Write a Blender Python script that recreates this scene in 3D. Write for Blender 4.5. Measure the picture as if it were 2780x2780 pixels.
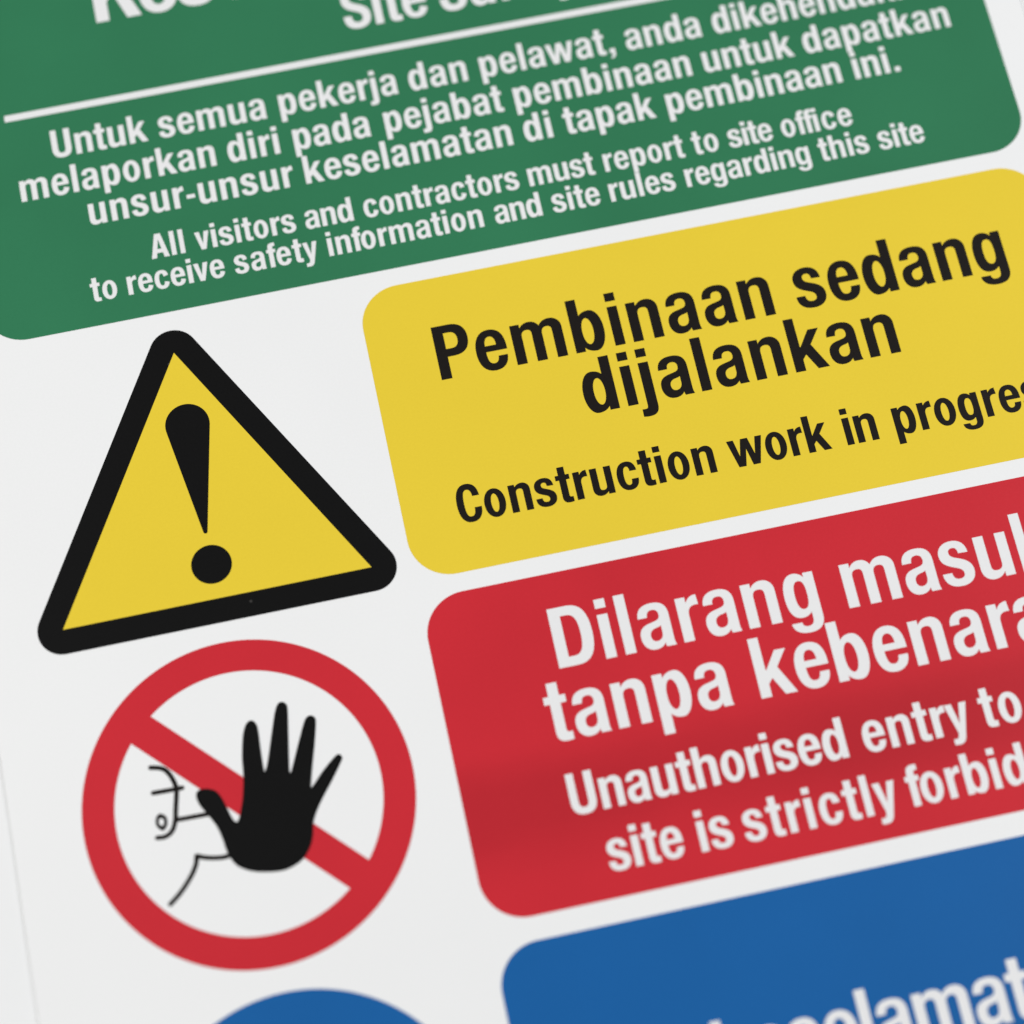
import bpy, bmesh, math
from mathutils import Matrix, Vector

for o in list(bpy.data.objects):
    bpy.data.objects.remove(o)
scene = bpy.context.scene

U = 0.15            # one layout unit (inner side of the warning triangle) in metres

# ---------------------------------------------------------------- camera
cam_data = bpy.data.cameras.new('camera')
cam = bpy.data.objects.new('camera', cam_data)
scene.collection.objects.link(cam)
rot = Matrix(((0.9778032, 0.1978645, -0.0689241),
              (-0.2094729, 0.9305191, -0.3004254),
              (0.0046916, 0.3081946, 0.9513118)))
cam.matrix_world = Matrix.Translation(Vector((0.98921016, -2.05554919, 6.78857256)) * U) @ rot.to_4x4()
cam_data.sensor_width = 36.0
cam_data.lens = 5974.013 / 2780 * 36.0
cam_data.clip_start = 0.05
cam_data.clip_end = 50.0
cam_data.dof.use_dof = True
cam_data.dof.focus_distance = 7.22 * U
cam_data.dof.aperture_fstop = 2.0
scene.camera = cam

# ---------------------------------------------------------------- world, lamps, exposure
world = bpy.data.worlds.new('World')
scene.world = world
world.use_nodes = True
world.node_tree.nodes['Background'].inputs['Color'].default_value = (0.95, 0.97, 1.0, 1)
world.node_tree.nodes['Background'].inputs['Strength'].default_value = 0.06

def softbox(name, loc, target, size, power, color):
    d = bpy.data.lights.new(name, 'AREA')
    d.shape = 'RECTANGLE'; d.size = size[0]; d.size_y = size[1]
    d.energy = power; d.color = color
    o = bpy.data.objects.new(name, d)
    scene.collection.objects.link(o)
    o.location = loc
    o.rotation_euler = (Vector(target) - Vector(loc)).to_track_quat('-Z', 'Y').to_euler()
    return o
softbox('softbox_lamp', (-2.20, 0.30, 1.95), (0.20, 0.05, 0), (1.4, 1.7), 86.5, (1.0, 0.985, 0.965))
softbox('softbox_lamp', (2.65, 0.20, 1.95), (0.30, 0.05, 0), (1.4, 1.7), 82.5, (0.985, 0.99, 1.0))

scene.view_settings.view_transform = 'Standard'
scene.view_settings.look = 'None'
scene.view_settings.exposure = 0.0
scene.view_settings.gamma = 1.0

# ---------------------------------------------------------------- materials
def lin(c):
    return tuple((v / 255 / 12.92) if v / 255 <= 0.04045 else ((v / 255 + 0.055) / 1.055) ** 2.4 for v in c)

def printed(name, rgb, rough=0.30, grain=0.03, dust=0.0, rare=0.985, spec=0.25, bump=0.12, mottle=0.05, band=None):
    m = bpy.data.materials.new(name)
    m.use_nodes = True
    nt = m.node_tree; N = nt.nodes; K = nt.links
    b = N['Principled BSDF']
    b.inputs['Roughness'].default_value = rough
    b.inputs['Specular IOR Level'].default_value = spec
    tc = N.new('ShaderNodeTexCoord')
    # ink grain + broad uneven ink density
    n1 = N.new('ShaderNodeTexNoise'); n1.inputs['Scale'].default_value = 900; n1.inputs['Detail'].default_value = 3
    n2 = N.new('ShaderNodeTexNoise'); n2.inputs['Scale'].default_value = 9; n2.inputs['Detail'].default_value = 4
    K.new(tc.outputs['Object'], n1.inputs['Vector']); K.new(tc.outputs['Object'], n2.inputs['Vector'])
    m1 = N.new('ShaderNodeMapRange'); m1.inputs['To Min'].default_value = 1 - grain; m1.inputs['To Max'].default_value = 1 + grain
    m1.inputs['From Min'].default_value = 0.25; m1.inputs['From Max'].default_value = 0.75
    K.new(n1.outputs['Fac'], m1.inputs['Value'])
    m2 = N.new('ShaderNodeMapRange'); m2.inputs['To Min'].default_value = 1 - mottle; m2.inputs['To Max'].default_value = 1 + mottle
    m2.inputs['From Min'].default_value = 0.25; m2.inputs['From Max'].default_value = 0.75
    K.new(n2.outputs['Fac'], m2.inputs['Value'])
    mul = N.new('ShaderNodeMath'); mul.operation = 'MULTIPLY'
    K.new(m1.outputs[0], mul.inputs[0]); K.new(m2.outputs[0], mul.inputs[1])
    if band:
        # a streaky darker band running the length of the print, parallel to the lines of text
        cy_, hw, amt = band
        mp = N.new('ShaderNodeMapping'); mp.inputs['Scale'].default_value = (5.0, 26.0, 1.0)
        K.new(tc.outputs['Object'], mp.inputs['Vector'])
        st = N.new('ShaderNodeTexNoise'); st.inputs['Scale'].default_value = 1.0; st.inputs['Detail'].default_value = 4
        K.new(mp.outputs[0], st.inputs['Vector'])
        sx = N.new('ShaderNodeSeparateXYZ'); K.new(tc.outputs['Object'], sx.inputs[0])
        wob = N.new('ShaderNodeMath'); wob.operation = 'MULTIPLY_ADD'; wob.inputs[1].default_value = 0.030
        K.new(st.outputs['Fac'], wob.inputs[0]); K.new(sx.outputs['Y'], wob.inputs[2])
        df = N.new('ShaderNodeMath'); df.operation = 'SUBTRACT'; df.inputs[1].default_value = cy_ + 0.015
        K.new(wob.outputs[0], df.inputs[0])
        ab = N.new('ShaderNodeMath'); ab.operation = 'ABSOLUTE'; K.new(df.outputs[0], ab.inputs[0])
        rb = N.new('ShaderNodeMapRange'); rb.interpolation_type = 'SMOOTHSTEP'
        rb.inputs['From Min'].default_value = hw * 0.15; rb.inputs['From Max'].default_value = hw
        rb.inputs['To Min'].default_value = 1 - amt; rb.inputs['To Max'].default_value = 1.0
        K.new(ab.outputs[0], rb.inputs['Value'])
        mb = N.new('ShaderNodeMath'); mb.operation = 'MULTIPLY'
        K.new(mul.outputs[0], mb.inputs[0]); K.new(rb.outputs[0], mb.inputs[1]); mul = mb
    vs = N.new('ShaderNodeVectorMath'); vs.operation = 'SCALE'
    vs.inputs[0].default_value = rgb
    K.new(mul.outputs[0], vs.inputs['Scale'])
    col = vs.outputs[0]
    if dust:
        vo = N.new('ShaderNodeTexVoronoi'); vo.voronoi_dimensions = '2D'; vo.inputs['Scale'].default_value = 55
        K.new(tc.outputs['Object'], vo.inputs['Vector'])
        sep = N.new('ShaderNodeSeparateColor'); K.new(vo.outputs['Color'], sep.inputs[0])
        th = N.new('ShaderNodeMath'); th.operation = 'GREATER_THAN'; th.inputs[1].default_value = rare
        K.new(sep.outputs[0], th.inputs[0])
        sz = N.new('ShaderNodeMapRange')
        sz.inputs['From Min'].default_value = 0.02; sz.inputs['From Max'].default_value = 0.05
        sz.inputs['To Min'].default_value = 1; sz.inputs['To Max'].default_value = 0
        K.new(vo.outputs['Distance'], sz.inputs['Value'])
        f = N.new('ShaderNodeMath'); f.operation = 'MULTIPLY'
        K.new(th.outputs[0], f.inputs[0]); K.new(sz.outputs[0], f.inputs[1])
        f2 = N.new('ShaderNodeMath'); f2.operation = 'MULTIPLY'; f2.inputs[1].default_value = dust
        K.new(f.outputs[0], f2.inputs[0])
        mx = N.new('ShaderNodeMix'); mx.data_type = 'RGBA'
        K.new(f2.outputs[0], mx.inputs['Factor']); K.new(col, mx.inputs['A'])
        mx.inputs['B'].default_value = (0.6, 0.58, 0.55, 1)
        col = mx.outputs['Result']
    K.new(col, b.inputs['Base Color'])
    # faint orange-peel relief of the laminate, plus the sheet's slow waviness
    n3 = N.new('ShaderNodeTexNoise'); n3.inputs['Scale'].default_value = 420; n3.inputs['Detail'].default_value = 2
    K.new(tc.outputs['Object'], n3.inputs['Vector'])
    bp = N.new('ShaderNodeBump'); bp.inputs['Strength'].default_value = bump; bp.inputs['Distance'].default_value = 0.0003
    K.new(n3.outputs['Fac'], bp.inputs['Height'])
    K.new(bp.outputs[0], b.inputs['Normal'])
    return m

WHITE  = printed('white_board',  (0.805, 0.812, 0.814), grain=0.012, mottle=0.010, dust=0.0)
TABLE  = printed('white_table',  (0.782, 0.792, 0.796), rough=0.6, grain=0.008, mottle=0.01)
WINK   = printed('white_print',  (0.765, 0.768, 0.773), grain=0.015, mottle=0.01)
GREEN  = printed('green_print',  (0.031, 0.178, 0.084), mottle=0.07)
YELLOW = printed('yellow_print', (0.755, 0.565, 0.042), grain=0.02, mottle=0.02)
RED    = printed('red_print',    (0.545, 0.0245, 0.036), dust=0.25, mottle=0.05)
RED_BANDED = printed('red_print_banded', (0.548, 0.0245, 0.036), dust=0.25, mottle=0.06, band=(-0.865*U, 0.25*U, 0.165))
BLUE   = printed('blue_print',   (0.0105, 0.108, 0.335))
BLACK  = printed('black_print',  (0.0062, 0.0062, 0.0063), dust=0.07, rare=0.92, spec=0.2, grain=0.1)
INK    = printed('black_lettering', (0.0125, 0.0105, 0.0095), spec=0.2, grain=0.1)

# ---------------------------------------------------------------- helpers
def link(o, parent=None):
    scene.collection.objects.link(o)
    if parent is not None:
        o.parent = parent
    return o

def bez(p0, p1, p2, p3, n=8):
    out = []
    for i in range(1, n + 1):
        t = i / n; s = 1 - t
        out.append((s**3*p0[0] + 3*s*s*t*p1[0] + 3*s*t*t*p2[0] + t**3*p3[0],
                    s**3*p0[1] + 3*s*s*t*p1[1] + 3*s*t*t*p2[1] + t**3*p3[1]))
    return out

def path(text):
    """M/L x y, C x1 y1 x2 y2 x y, H x y (quarter arc leaving horizontally), V x y (leaving vertically), Z"""
    tk = text.split(); i = 0; cs = []; cur = []
    k = 0.58
    while i < len(tk):
        c = tk[i]; i += 1
        if c == 'Z':
            if len(cur) > 1 and math.dist(cur[0], cur[-1]) < 1e-6:
                cur.pop()
            cs.append(cur); cur = []; continue
        n = 6 if c == 'C' else 2
        v = [float(q) for q in tk[i:i+n]]; i += n
        if c in 'ML':
            cur.append((v[0], v[1]))
        elif c == 'C':
            cur += bez(cur[-1], v[0:2], v[2:4], v[4:6])
        else:
            a = cur[-1]; dx = v[0] - a[0]; dy = v[1] - a[1]
            if c == 'H':
                cur += bez(a, (a[0] + k*dx, a[1]), (v[0], v[1] - k*dy), v)
            else:
                cur += bez(a, (a[0], a[1] + k*dy), (v[0] - k*dx, v[1]), v)
    return cs

def slab(name, contours, z0, z1, mat, parent, label=None, bevel=0.0, grow=0.0):
    """a thin solid cut to the given outlines (holes where outlines nest); x, y and grow in layout units, z in metres"""
    cu = bpy.data.curves.new(name, 'CURVE')
    cu.dimensions = '2D'; cu.fill_mode = 'BOTH'
    S = 10.0                                   # outlines are filled large and then scaled down, which keeps fine loops intact
    k = S / U
    cu.extrude = (z1 - z0) / 2 * k
    cu.offset = grow * S
    if bevel:
        cu.extrude -= bevel * k; cu.bevel_depth = bevel * k; cu.bevel_resolution = 2; cu.offset = -bevel * k
    for c in contours:
        sp = cu.splines.new('POLY'); sp.points.add(len(c) - 1)
        for pt, q in zip(sp.points, c):
            pt.co = (q[0]*S, q[1]*S, 0, 1)
        sp.use_cyclic_u = True
    tmp = bpy.data.objects.new('tmp', cu)
    scene.collection.objects.link(tmp)
    dg = bpy.context.evaluated_depsgraph_get()
    me = bpy.data.meshes.new_from_object(tmp.evaluated_get(dg))
    bpy.data.objects.remove(tmp); bpy.data.curves.remove(cu)
    me.name = name
    me.transform(Matrix.Translation((0, 0, (z0 + z1) / 2)) @ Matrix.Scale(1 / k, 4))
    me.materials.clear(); me.materials.append(mat)
    o = bpy.data.objects.new(name, me)
    link(o, parent)
    if label:
        o['label'] = label
    return o

def rrect(x0, y0, x1, y1, r, n=14):
    pts = []
    for cx, cy, a0 in ((x1-r, y1-r, 0), (x0+r, y1-r, 90), (x0+r, y0+r, 180), (x1-r, y0+r, 270)):
        for i in range(n + 1):
            a = math.radians(a0 + 90*i/n)
            pts.append((cx + r*math.cos(a), cy + r*math.sin(a)))
    return pts

def circle(cx, cy, r, n=128, a0=0.0, a1=360.0):
    full = abs(a1 - a0 - 360) < 1e-6
    return [(cx + r*math.cos(math.radians(a0 + (a1-a0)*i/(n if full else n-1))),
             cy + r*math.sin(math.radians(a0 + (a1-a0)*i/(n if full else n-1)))) for i in range(n)]

def smooth_closed(P, n=5):
    out = []
    L = len(P)
    for i in range(L):
        a, b, c, d = P[i-1], P[i], P[(i+1) % L], P[(i+2) % L]
        for j in range(n):
            t = j / n
            out.append(tuple(0.5*((2*b[k]) + (-a[k]+c[k])*t + (2*a[k]-5*b[k]+4*c[k]-d[k])*t*t + (-a[k]+3*b[k]-3*c[k]+d[k])*t**3) for k in (0, 1)))
    return out

def smooth_open(P, n=6):
    Q = [tuple(2*P[0][k]-P[1][k] for k in (0, 1))] + list(P) + [tuple(2*P[-1][k]-P[-2][k] for k in (0, 1))]
    out = []
    for i in range(1, len(Q)-2):
        a, b, c, d = Q[i-1], Q[i], Q[i+1], Q[i+2]
        for j in range(n):
            t = j / n
            out.append(tuple(0.5*((2*b[k]) + (-a[k]+c[k])*t + (2*a[k]-5*b[k]+4*c[k]-d[k])*t*t + (-a[k]+3*b[k]-3*c[k]+d[k])*t**3) for k in (0, 1)))
    out.append(P[-1])
    return out

def stroke(P, w, closed=False):
    """outline of a pen line of width w along P"""
    n = len(P); Lf = []; Rt = []
    for i in range(n):
        if closed:
            a, b = P[i-1], P[(i+1) % n]
        else:
            a, b = P[max(i-1, 0)], P[min(i+1, n-1)]
        d = Vector((b[0]-a[0], b[1]-a[1])).normalized(); q = Vector((-d.y, d.x)) * w/2
        Lf.append((P[i][0]+q.x, P[i][1]+q.y)); Rt.append((P[i][0]-q.x, P[i][1]-q.y))
    if closed:
        return [Lf, Rt]
    def cap(c, frm):
        a0 = math.atan2(frm[1]-c[1], frm[0]-c[0])
        return [(c[0] + w/2*math.cos(a0 - math.pi*i/6), c[1] + w/2*math.sin(a0 - math.pi*i/6)) for i in range(1, 6)]
    return [Lf + cap(P[-1], Lf[-1]) + Rt[::-1] + cap(P[0], Rt[0])]

# ---------------------------------------------------------------- lettering: narrow bold grotesque drawn as outlines
# capital height 714, small-letter height 528, stem 125; (left bearing, right bearing, outline)
G = {
'A': (8, 8, 'M 165 714 L 322 714 L 485 0 L 350 0 L 322 145 L 162 145 L 134 0 L 0 0 Z M 184 255 L 300 255 L 242 560 Z'),
'C': (38, 22, 'M 430 478 C 422 640 345 727 222 727 C 75 727 0 600 0 357 C 0 115 75 -13 222 -13 C 355 -13 436 80 436 252 L 312 252 C 310 140 285 92 222 92 C 155 92 128 160 128 357 C 128 555 158 618 218 618 C 275 618 305 570 310 478 Z'),
'D': (58, 36, 'M 0 714 L 225 714 C 395 714 464 590 464 357 C 464 125 395 0 225 0 L 0 0 Z M 134 604 L 205 604 C 295 604 328 520 328 357 C 328 195 295 113 205 113 L 134 113 Z'),
'K': (56, 2, 'M 0 714 L 133 714 L 133 425 L 300 714 L 448 714 L 285 448 L 465 0 L 318 0 L 198 322 L 133 215 L 133 0 L 0 0 Z'),
'P': (56, 20, 'M 0 714 L 215 714 C 350 714 425 645 425 503 C 425 365 350 290 220 290 L 131 290 L 131 0 L 0 0 Z M 131 610 L 203 610 C 265 610 298 575 298 500 C 298 428 265 393 205 393 L 131 393 Z'),
'S': (28, 26, 'M 420 500 L 298 500 C 297 575 270 618 213 618 C 160 618 130 585 130 540 C 130 480 170 455 250 420 C 360 372 430 320 430 200 C 430 65 345 -14 213 -14 C 70 -14 -2 60 -4 225 L 123 225 C 126 135 155 96 215 96 C 268 96 300 130 300 180 C 300 245 255 272 170 308 C 60 355 2 410 2 530 C 2 655 85 727 213 727 C 345 727 415 645 420 500 Z'),
'U': (54, 54, 'M 0 714 L 133 714 L 133 225 C 133 140 160 102 222 102 C 285 102 310 140 310 225 L 310 714 L 446 714 L 446 230 C 446 65 375 -14 222 -14 C 75 -14 0 65 0 230 Z'),
'a': (37, 37, 'M 8 378 L 118 378 C 119 432 140 458 190 458 C 235 458 256 430 256 388 C 256 350 240 332 200 321 C 150 308 110 303 75 288 C 25 265 -3 225 -3 155 C -3 60 50 -12 138 -12 C 195 -12 235 8 262 50 C 262 30 266 12 272 0 L 385 0 C 375 25 371 50 371 80 L 371 370 C 371 490 310 541 195 541 C 75 541 8 485 8 378 Z M 254 260 C 235 245 215 243 190 238 C 145 228 113 205 113 155 C 113 110 135 82 175 82 C 225 82 254 120 254 175 Z'),
'b': (51, 35, 'M 0 714 L 125 714 L 125 478 C 150 520 200 540 258 540 H 404 264 V 262 -12 C 195 -12 145 15 117 58 L 117 0 L 0 0 Z M 200 444 H 273 264 V 200 85 H 127 264 V 200 444 Z'),
'c': (36, 24, 'M 370 352 C 362 475 305 540 198 540 C 75 540 0 440 0 264 C 0 95 70 -12 200 -12 C 305 -12 378 60 380 190 L 258 190 C 257 115 240 83 198 83 C 145 83 121 140 121 264 C 121 390 145 447 195 447 C 230 447 248 415 250 352 Z'),
'd': (35, 51, 'M 404 714 L 404 0 L 287 0 L 287 58 C 259 15 209 -12 142 -12 H 0 264 V 146 540 C 204 540 254 520 279 478 L 279 714 Z M 204 444 H 131 264 V 204 85 H 277 264 V 204 444 Z'),
'e': (36, 27, 'M 387 248 L 387 275 C 387 450 325 541 195 541 C 75 541 0 440 0 264 C 0 95 65 -12 197 -12 C 305 -12 375 55 379 172 L 266 172 C 262 112 240 83 197 83 C 145 83 121 125 120 248 Z M 121 326 L 265 326 C 265 405 240 450 195 450 C 150 450 121 410 121 326 Z'),
'f': (10, 6, 'M 52 0 L 176 0 L 176 436 L 240 436 L 240 528 L 176 528 L 176 572 C 176 610 190 622 218 622 L 246 620 L 246 714 C 232 717 216 719 196 719 C 96 719 52 680 52 585 L 52 528 L 0 528 L 0 436 L 52 436 Z'),
'g': (36, 51, 'M 388 528 L 388 -5 C 388 -130 320 -184 195 -184 C 90 -184 10 -140 6 -50 L 128 -50 C 130 -88 150 -106 190 -106 C 245 -106 268 -75 268 -20 L 268 58 C 240 20 200 3 150 3 C 50 3 -2 90 -2 270 C -2 440 55 540 150 540 C 205 540 245 518 272 474 L 272 528 Z M 196 443 C 245 443 269 400 269 270 C 269 150 245 101 196 101 C 150 101 122 150 122 270 C 122 395 150 443 196 443 Z'),
'h': (51, 51, 'M 0 714 L 125 714 L 125 475 C 155 518 200 540 255 540 H 389 400 L 389 0 L 264 0 L 264 370 C 264 420 245 440 200 440 C 150 440 125 412 125 355 L 125 0 L 0 0 Z'),
'i': (51, 51, 'M 0 528 L 125 528 L 125 0 L 0 0 Z M 0 714 L 125 714 L 125 604 L 0 604 Z'),
'j': (51, 51, 'M 0 528 L 125 528 L 125 -50 C 125 -145 85 -184 -5 -184 C -30 -184 -55 -181 -79 -176 L -77 -80 C -60 -82 -50 -83 -38 -83 C -8 -83 0 -65 0 -35 Z M 0 714 L 125 714 L 125 604 L 0 604 Z'),
'k': (51, 2, 'M 0 714 L 122 714 L 122 318 L 134 318 L 274 528 L 405 528 L 263 329 L 428 0 L 287 0 L 178 212 L 124 150 L 124 0 L 0 0 Z'),
'l': (51, 51, 'M 0 714 L 125 714 L 125 0 L 0 0 Z'),
'm': (51, 51, 'M 0 528 L 117 528 L 117 470 C 146 516 190 540 240 540 C 297 540 338 515 362 465 C 394 515 440 540 500 540 H 639 405 L 639 0 L 514 0 L 514 375 C 514 420 496 440 455 440 C 408 440 382 412 382 360 L 382 0 L 257 0 L 257 375 C 257 420 240 440 198 440 C 150 440 125 412 125 360 L 125 0 L 0 0 Z'),
'n': (51, 51, 'M 0 528 L 117 528 L 117 468 C 148 515 195 540 255 540 H 389 400 L 389 0 L 264 0 L 264 370 C 264 420 245 440 200 440 C 150 440 125 412 125 355 L 125 0 L 0 0 Z'),
'o': (36, 36, 'M 194 541 H 388 264 V 194 -12 H 0 264 V 194 541 Z M 194 446 H 267 264 V 194 82 H 121 264 V 194 446 Z'),
'p': (51, 35, 'M 0 528 L 117 528 L 117 470 C 145 513 195 540 262 540 H 400 264 V 258 -12 C 200 -12 150 12 125 52 L 125 -180 L 0 -180 Z M 200 444 H 271 264 V 200 85 H 127 264 V 200 444 Z'),
'r': (51, 2, 'M 0 528 L 117 528 L 117 455 C 145 508 188 540 250 538 L 258 416 C 248 418 240 419 230 419 C 160 419 125 385 125 300 L 125 0 L 0 0 Z'),
's': (27, 26, 'M 352 378 L 240 382 C 238 432 222 458 185 458 C 150 458 127 440 127 408 C 127 365 155 347 215 325 C 310 290 374 245 374 152 C 374 50 300 -12 188 -12 C 68 -12 -4 45 -4 163 L 107 163 C 109 105 135 78 185 78 C 225 78 250 100 250 134 C 250 172 225 195 170 216 C 70 255 4 290 4 390 C 4 480 75 543 185 543 C 290 543 350 480 352 378 Z'),
't': (78, 14, 'M 0 684 L 124 684 L 124 528 L 193 528 L 193 436 L 124 436 L 124 130 C 124 100 135 88 160 88 C 172 88 182 89 191 91 L 191 -6 C 165 -10 140 -12 115 -12 C 30 -12 0 30 0 110 L 0 436 L -64 436 L -64 528 L 0 528 Z'),
'u': (51, 51, 'M 389 0 L 272 0 L 272 60 C 241 13 194 -12 134 -12 H 0 128 L 0 528 L 125 528 L 125 158 C 125 108 144 88 189 88 C 239 88 264 116 264 173 L 264 528 L 389 528 Z'),
'v': (6, 6, 'M 0 528 L 126 528 L 194 160 L 262 528 L 388 528 L 256 0 L 132 0 Z'),
'w': (6, 6, 'M 0 528 L 121 528 L 186 185 L 262 528 L 390 528 L 468 185 L 536 528 L 655 528 L 526 0 L 398 0 L 327 345 L 256 0 L 128 0 Z'),
'y': (4, 4, 'M 0 528 L 124 528 L 194 160 L 264 528 L 386 528 L 238 -70 C 214 -152 178 -187 96 -187 C 66 -187 42 -185 20 -181 L 22 -84 C 36 -87 50 -88 62 -88 C 100 -88 118 -66 124 -26 L 132 12 Z'),
'-': (30, 30, 'M 0 292 L 190 292 L 190 198 L 0 198 Z'),
'.': (62, 62, 'M 0 125 L 125 125 L 125 0 L 0 0 Z'),
',': (62, 62, 'M 0 125 L 125 125 L 125 10 C 125 -80 80 -125 5 -138 L 5 -85 C 45 -72 62 -45 62 0 L 0 0 Z'),
}
# the small print of the green panel has obliquely cut stroke ends
OBLIQUE = {
'e': (36, 27, 'M 387 248 L 387 275 C 387 450 325 541 195 541 C 75 541 0 440 0 264 C 0 95 65 -12 197 -12 C 300 -12 368 48 384 150 L 270 182 C 258 112 238 83 197 83 C 145 83 121 125 120 248 Z M 121 326 L 265 326 C 265 405 240 450 195 450 C 150 450 121 410 121 326 Z'),
'c': (36, 24, 'M 374 378 C 358 480 305 540 198 540 C 75 540 0 440 0 264 C 0 95 70 -12 200 -12 C 300 -12 370 50 382 165 L 262 195 C 257 115 240 83 198 83 C 145 83 121 140 121 264 C 121 390 145 447 195 447 C 230 447 246 415 254 346 Z'),
's': (27, 26, 'M 354 392 L 244 368 C 236 432 222 458 185 458 C 150 458 127 440 127 408 C 127 365 155 347 215 325 C 310 290 374 245 374 152 C 374 50 300 -12 188 -12 C 68 -12 0 45 -6 148 L 105 172 C 112 105 135 78 185 78 C 225 78 250 100 250 134 C 250 172 225 195 170 216 C 70 255 4 290 4 390 C 4 480 75 543 185 543 C 290 543 345 490 354 392 Z'),
'a': (37, 37, 'M 10 392 L 122 366 C 122 432 140 458 190 458 C 235 458 256 430 256 388 C 256 350 240 332 200 321 C 150 308 110 303 75 288 C 25 265 -3 225 -3 155 C -3 60 50 -12 138 -12 C 195 -12 235 8 262 50 C 262 30 266 12 272 0 L 385 0 C 375 25 371 50 371 80 L 371 370 C 371 490 310 541 195 541 C 75 541 14 490 10 392 Z M 254 260 C 235 245 215 243 190 238 C 145 228 113 205 113 155 C 113 110 135 82 175 82 C 225 82 254 120 254 175 Z'),
}
CACHE = {}
def glyph(ch, oblique):
    key = (ch, oblique and ch in OBLIQUE)
    if key not in CACHE:
        l, r, t = (OBLIQUE if key[1] else G)[ch]
        cs = path(t)
        CACHE[key] = (l, r, cs, min(q[0] for c in cs for q in c), max(q[0] for c in cs for q in c))
    return CACHE[key]

def set_word(word, x_left, baseline, cap, x_right=None, fit=None, oblique=False, track=0.0):
    """outlines of a word; when x_right is given the letter spacing is adjusted so that the first `fit` letters end there"""
    s = cap / 714.0
    n = fit or len(word)
    pen = 0.0; pos = []
    for i, ch in enumerate(word):
        l, r, cs, a, b = glyph(ch, oblique)
        if i: pen += l
        pos.append(pen)
        adv = {'f': 190, 't': 193, 'j': 125}.get(ch, b)
        pen += adv + r
    first = glyph(word[0], oblique)[3]
    if x_right is not None and n > 1:
        end = pos[n-1] + glyph(word[n-1], oblique)[4]
        want = (x_right - x_left) / s
        track = (want - (end - first)) / (n - 1)
    out = []
    for i, ch in enumerate(word):
        ox = pos[i] + track*i - first
        for c in glyph(ch, oblique)[2]:
            out.append([(x_left + (q[0]+ox)*s, baseline + q[1]*s) for q in c])
    TRACKS.append((word, round(track, 1)))
    return out
TRACKS = []

HAND = [(0.6393, -0.3762), (0.6504, -0.3851), (0.6528, -0.4036), (0.6418, -0.476), (0.632, -0.5386), (0.6235, -0.5978), (0.6286, -0.6005), (0.6442, -0.5669), (0.6915, -0.4639), (0.7067, -0.4412), (0.72, -0.4381), (0.7311, -0.4464), (0.7316, -0.466), (0.7155, -0.5306), (0.693, -0.6094), (0.6806, -0.6596), (0.6869, -0.6593), (0.7258, -0.6196), (0.7705, -0.5826), (0.784, -0.5781), (0.7917, -0.5871), (0.7876, -0.6007), (0.7514, -0.6507), (0.7103, -0.7025), (0.6848, -0.7384), (0.6675, -0.7727), (0.6575, -0.8147), (0.643, -0.8461), (0.6154, -0.8778), (0.5781, -0.8949), (0.5431, -0.8999), (0.4947, -0.8933), (0.4535, -0.8813), (0.4199, -0.8611), (0.4022, -0.8386), (0.3895, -0.8046), (0.3837, -0.7657), (0.3725, -0.7224), (0.3515, -0.6815), (0.3323, -0.6473), (0.3256, -0.6173), (0.3341, -0.6), (0.3593, -0.599), (0.3854, -0.6109), (0.4003, -0.6332), (0.4126, -0.6708), (0.4223, -0.7045), (0.432, -0.7208), (0.4414, -0.7165), (0.4526, -0.692), (0.4672, -0.6475), (0.4798, -0.5864), (0.4867, -0.5237), (0.4997, -0.4619), (0.5128, -0.4291), (0.5262, -0.4157), (0.5372, -0.4161), (0.5464, -0.4265), (0.5501, -0.45), (0.5471, -0.5205), (0.546, -0.5797), (0.5514, -0.5792), (0.5639, -0.5498), (0.5916, -0.4653), (0.612, -0.4047), (0.626, -0.3799)]
EAR = [(0.2095, -0.6539), (0.22, -0.6641), (0.2193, -0.6815), (0.211, -0.6928), (0.2039, -0.6927), (0.1944, -0.6805), (0.1948, -0.6646), (0.2014, -0.6551)]
LINES = [[(0.2011, -0.4977), (0.2219, -0.5026), (0.2395, -0.5103), (0.2528, -0.5258), (0.2623, -0.547), (0.2685, -0.5704), (0.2692, -0.5838), (0.2629, -0.6148), (0.2554, -0.6498), (0.2507, -0.6736), (0.2399, -0.7004), (0.226, -0.7149), (0.2078, -0.7212), (0.1866, -0.7193)], [(0.1966, -0.5786), (0.2381, -0.5801), (0.287, -0.581)], [(0.251, -0.6766), (0.301, -0.6778), (0.3511, -0.679)], [(0.3917, -0.8206), (0.3691, -0.8205), (0.3402, -0.8156), (0.3175, -0.8089), (0.2964, -0.7996), (0.2898, -0.8246), (0.2748, -0.8502), (0.2511, -0.8786), (0.2242, -0.9051), (0.193, -0.9293)]]

# ---------------------------------------------------------------- setting
T_BOARD = 0.0009
me = bpy.data.meshes.new('table_surface')
bm = bmesh.new()
bmesh.ops.create_grid(bm, x_segments=1, y_segments=1, size=3.0)
bm.to_mesh(me); bm.free()
me.materials.append(TABLE)
table = bpy.data.objects.new('ground', me)
table.location = (0.25, 0.0, -T_BOARD)
link(table)
table['kind'] = 'structure'

# ---------------------------------------------------------------- the sign
sign = bpy.data.objects.new('safety_sign', None)
link(sign)
sign['label'] = 'white construction safety sign with green, yellow, red and blue panels'
sign['category'] = 'sign'

ZB, ZP, ZW, ZH = 0.0, 0.00008, 0.00014, 0.00020     # board face, panel film, lettering, hand
slab('board', [rrect(-0.2515, -2.50, 3.622, 2.72, 0.05)], -T_BOARD, 0.0, WHITE, sign, bevel=0.0001)

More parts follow.
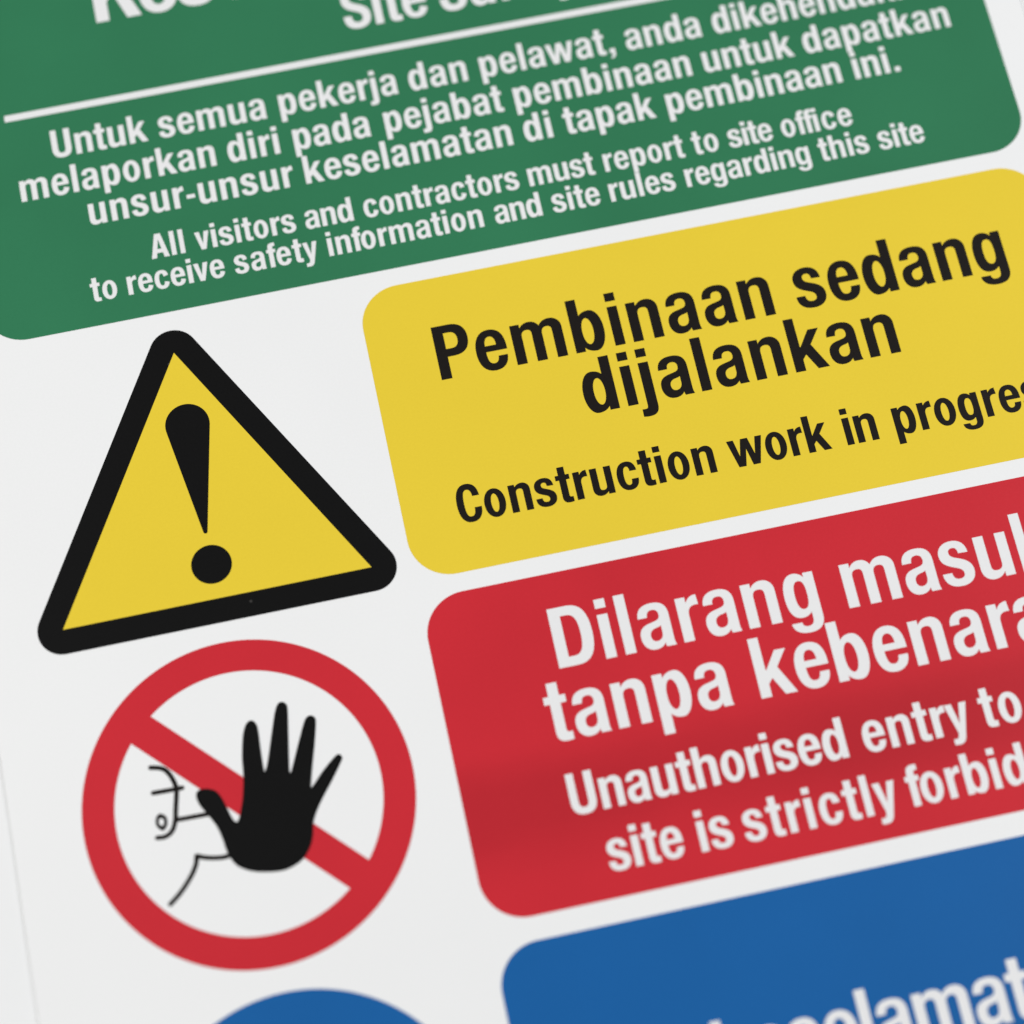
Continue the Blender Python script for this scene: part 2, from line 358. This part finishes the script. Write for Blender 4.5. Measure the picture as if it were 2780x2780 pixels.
header = slab('header_panel', [rrect(-0.097, 1.0128, 3.499, 2.56, 0.135)], -0.00005, ZP, GREEN, sign, 'green panel with white site safety text')
works = slab('construction_panel', [rrect(1.130, -0.0777, 3.485, 0.951, 0.137)], -0.00005, ZP, YELLOW, sign, 'yellow panel with black construction work text')
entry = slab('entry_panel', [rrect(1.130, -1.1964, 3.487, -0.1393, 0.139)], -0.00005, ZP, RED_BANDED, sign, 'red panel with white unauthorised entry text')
safety = slab('protection_panel', [rrect(1.131, -2.330, 3.487, -1.2705, 0.137)], -0.00005, ZP, BLUE, sign, 'blue panel with white lettering')

def words(panel, mat, colour, baseline, cap, items, oblique=False, track=0.0, grow=0.0):
    for it in items:
        w, x0 = it[0], it[1]
        x1 = it[2] if len(it) > 2 else None
        n = it[3] if len(it) > 3 else None
        slab('word', set_word(w, x0, baseline, cap, x1, n, oblique, track), 0.00004, ZW, mat, panel,
             '%s printed word reading %s' % (colour, w.strip('.,')), grow=grow*cap/714.0)

# green panel
slab('divider_rule', [rrect(0.0715, 1.8255, 3.320, 1.8500, 0.003, 3)], 0.00004, ZW, WINK, header)
words(header, WINK, 'white', 2.1450, 0.245, [('Keselamatan', 0.4391, 0.863, 3)], True)
words(header, WINK, 'white', 1.9375, 0.157, [('Site', 1.2855, 1.5811), ('Safety', 1.628)], True)
words(header, WINK, 'white', 1.6560, 0.1045, [
    ('Untuk', 0.2158, 0.5431), ('semua', 0.5834, 0.9565), ('pekerja', 1.0047, 1.4170), ('dan', 1.4601, 1.6632),
    ('pelawat,', 1.7121, 2.1860), ('anda', 2.2290, 2.4976), ('dikehendaki', 2.5416)], True, grow=2)
words(header, WINK, 'white', 1.5150, 0.1045, [
    ('melaporkan', 0.0863, 0.7562), ('diri', 0.8004, 0.9774), ('pada', 1.0291, 1.2941), ('pejabat', 1.3468, 1.7607),
    ('pembinaan', 1.8031, 2.4278), ('untuk', 2.4740, 2.7934), ('dapatkan', 2.8324, 3.3575)], True, grow=2)
words(header, WINK, 'white', 1.3820, 0.1045, [
    ('unsur-unsur', 0.3017, 1.0049), ('keselamatan', 1.0434, 1.7643), ('di', 1.8087, 1.9048), ('tapak', 1.9499, 2.2684),
    ('pembinaan', 2.3128, 2.9312), ('ini.', 2.9791, 3.1386)], True, grow=2)
words(header, WINK, 'white', 1.2148, 0.0888, [
    ('All', 0.4839, 0.5986), ('visitors', 0.6374, 0.9791), ('and', 1.0128, 1.1759), ('contractors', 1.2153, 1.7516),
    ('must', 1.7866, 2.0152), ('report', 2.0509, 2.3307), ('to', 2.3629, 2.4519), ('site', 2.4880, 2.6427), ('office', 2.6766, 2.9255)], True, grow=2)
words(header, WINK, 'white', 1.1010, 0.0888, [
    ('to', 0.2640, 0.3513), ('receive', 0.3878, 0.7160), ('safety', 0.7505, 1.0354), ('information', 1.0707, 1.6034),
    ('and', 1.6453, 1.8059), ('site', 1.8443, 2.0094), ('rules', 2.0452, 2.2724), ('regarding', 2.3108, 2.7475),
    ('this', 2.7822, 2.9553), ('site', 2.9909, 3.1517)], True, grow=2)
# yellow panel
words(works, INK, 'black', 0.5845, 0.1905, [('Pembinaan', 1.3508, 2.4899), ('sedang', 2.5717, 3.2999)], grow=1.5)
words(works, INK, 'black', 0.3669, 0.1905, [('dijalankan', 1.7969, 2.8638)], grow=1.5)
words(works, INK, 'black', 0.0838, 0.1270, [('Construction', 1.3112, 2.1666), ('work', 2.2180, 2.5534), ('in', 2.6073, 2.7138), ('progress', 2.7755)], grow=3)
# red panel
words(entry, WINK, 'white', -0.4535, 0.1975, [('Dilarang', 1.5193, 2.3818), ('masuk', 2.4704, 3.0240, 4)])
words(entry, WINK, 'white', -0.6822, 0.1970, [('tanpa', 1.4464, 2.0341), ('kebenaran', 2.1230, 2.9675, 7)])
words(entry, WINK, 'white', -0.9200, 0.1300, [('Unauthorised', 1.4604, 2.3466), ('entry', 2.4025, 2.7485), ('to', 2.7872, 2.9171), ('this', 2.965)], grow=2)
words(entry, WINK, 'white', -1.1145, 0.1290, [('site', 1.5362, 1.7740), ('is', 1.8255), ('strictly', 1.968, 2.460), ('forbidden', 2.496)], grow=2)
# blue panel
words(safety, WINK, 'white', -1.8075, 0.189, [('keselamatan', 1.7230, 2.508, 7)])

# warning triangle
h = math.sqrt(3) / 2 - 0.002
V3 = [(0.0, 0.0), (1.0, 0.0), (0.5, h)]
outer = []
R3 = 0.0815
for (cx, cy), (b0, b1) in zip(V3, ((150, 270), (-90, 30), (30, 150))):
    outer += [(cx + R3*math.cos(math.radians(b0 + (b1-b0)*i/16)), cy + R3*math.sin(math.radians(b0 + (b1-b0)*i/16))) for i in range(17)]
warning = slab('warning_triangle', [outer], -0.00005, ZP, BLACK, sign, 'black bordered yellow triangle with exclamation mark')
slab('yellow_field', [V3], 0.00004, ZW, YELLOW, warning)
stem = [(0.5022 + 0.073*math.cos(math.radians(a)), 0.604 + 0.073*math.sin(math.radians(a))) for a in [-10 + 200*i/24 for i in range(25)]]
stem += [(0.4983 + 0.0068*math.cos(math.radians(a)), 0.229 + 0.0068*math.sin(math.radians(a))) for a in [190 + 160*i/8 for i in range(9)]]
slab('exclamation_stroke', [stem], 0.00010, ZH, BLACK, warning)
slab('exclamation_dot', [circle(0.499, 0.116, 0.0655, 64)], 0.00010, ZH, BLACK, warning)

# prohibition roundel
cx, cy, R0, R1, hb = 0.4837, -0.6661, 0.5190, 0.4178, 0.0522
def segment(side):
    a = math.degrees(math.asin(hb / R1))
    base = 45 if side > 0 else 225
    return circle(cx, cy, R1, 64, base - 90 + a, base + 90 - a)
ban = slab('prohibition_symbol', [circle(cx, cy, R0, 160), segment(1), segment(-1)], -0.00005, ZP, RED, sign, 'red ring and diagonal bar over a person holding up a hand')
slab('hand', [smooth_closed(HAND, 4)], 0.00010, ZH, BLACK, ban)
LW = 0.0148
slab('face_outline', stroke(smooth_open(LINES[0]), LW), 0.00004, ZW, INK, ban)
slab('cap_brim', stroke(smooth_open(LINES[1]), LW), 0.00003, 0.00015, INK, ban)
slab('chin_line', stroke(LINES[2], LW), 0.00003, 0.00013, INK, ban)
slab('shoulder_line', stroke(smooth_open(LINES[3][:5]), LW), 0.00004, ZW, INK, ban)
slab('shoulder_line', stroke(smooth_open(LINES[3][4:]), LW), 0.00003, 0.00013, INK, ban)
ex, ey = (sum(q[i] for q in EAR)/len(EAR) for i in (0, 1))
def loop(k, n=4):
    return smooth_closed([(ex + (q[0]-ex)*k, ey + (q[1]-ey)*k) for q in EAR], n)
slab('ear', [loop(1.34), loop(0.60)], 0.00004, ZW, INK, ban)

# mandatory-action disc, of which the frame shows only the top
slab('mandatory_disc', [circle(0.484, -1.782, 0.519, 160)], -0.00005, ZP, BLUE, sign, 'plain blue disc below the red roundel')
if __name__ == '__main__':
    print('TRACKS', TRACKS)
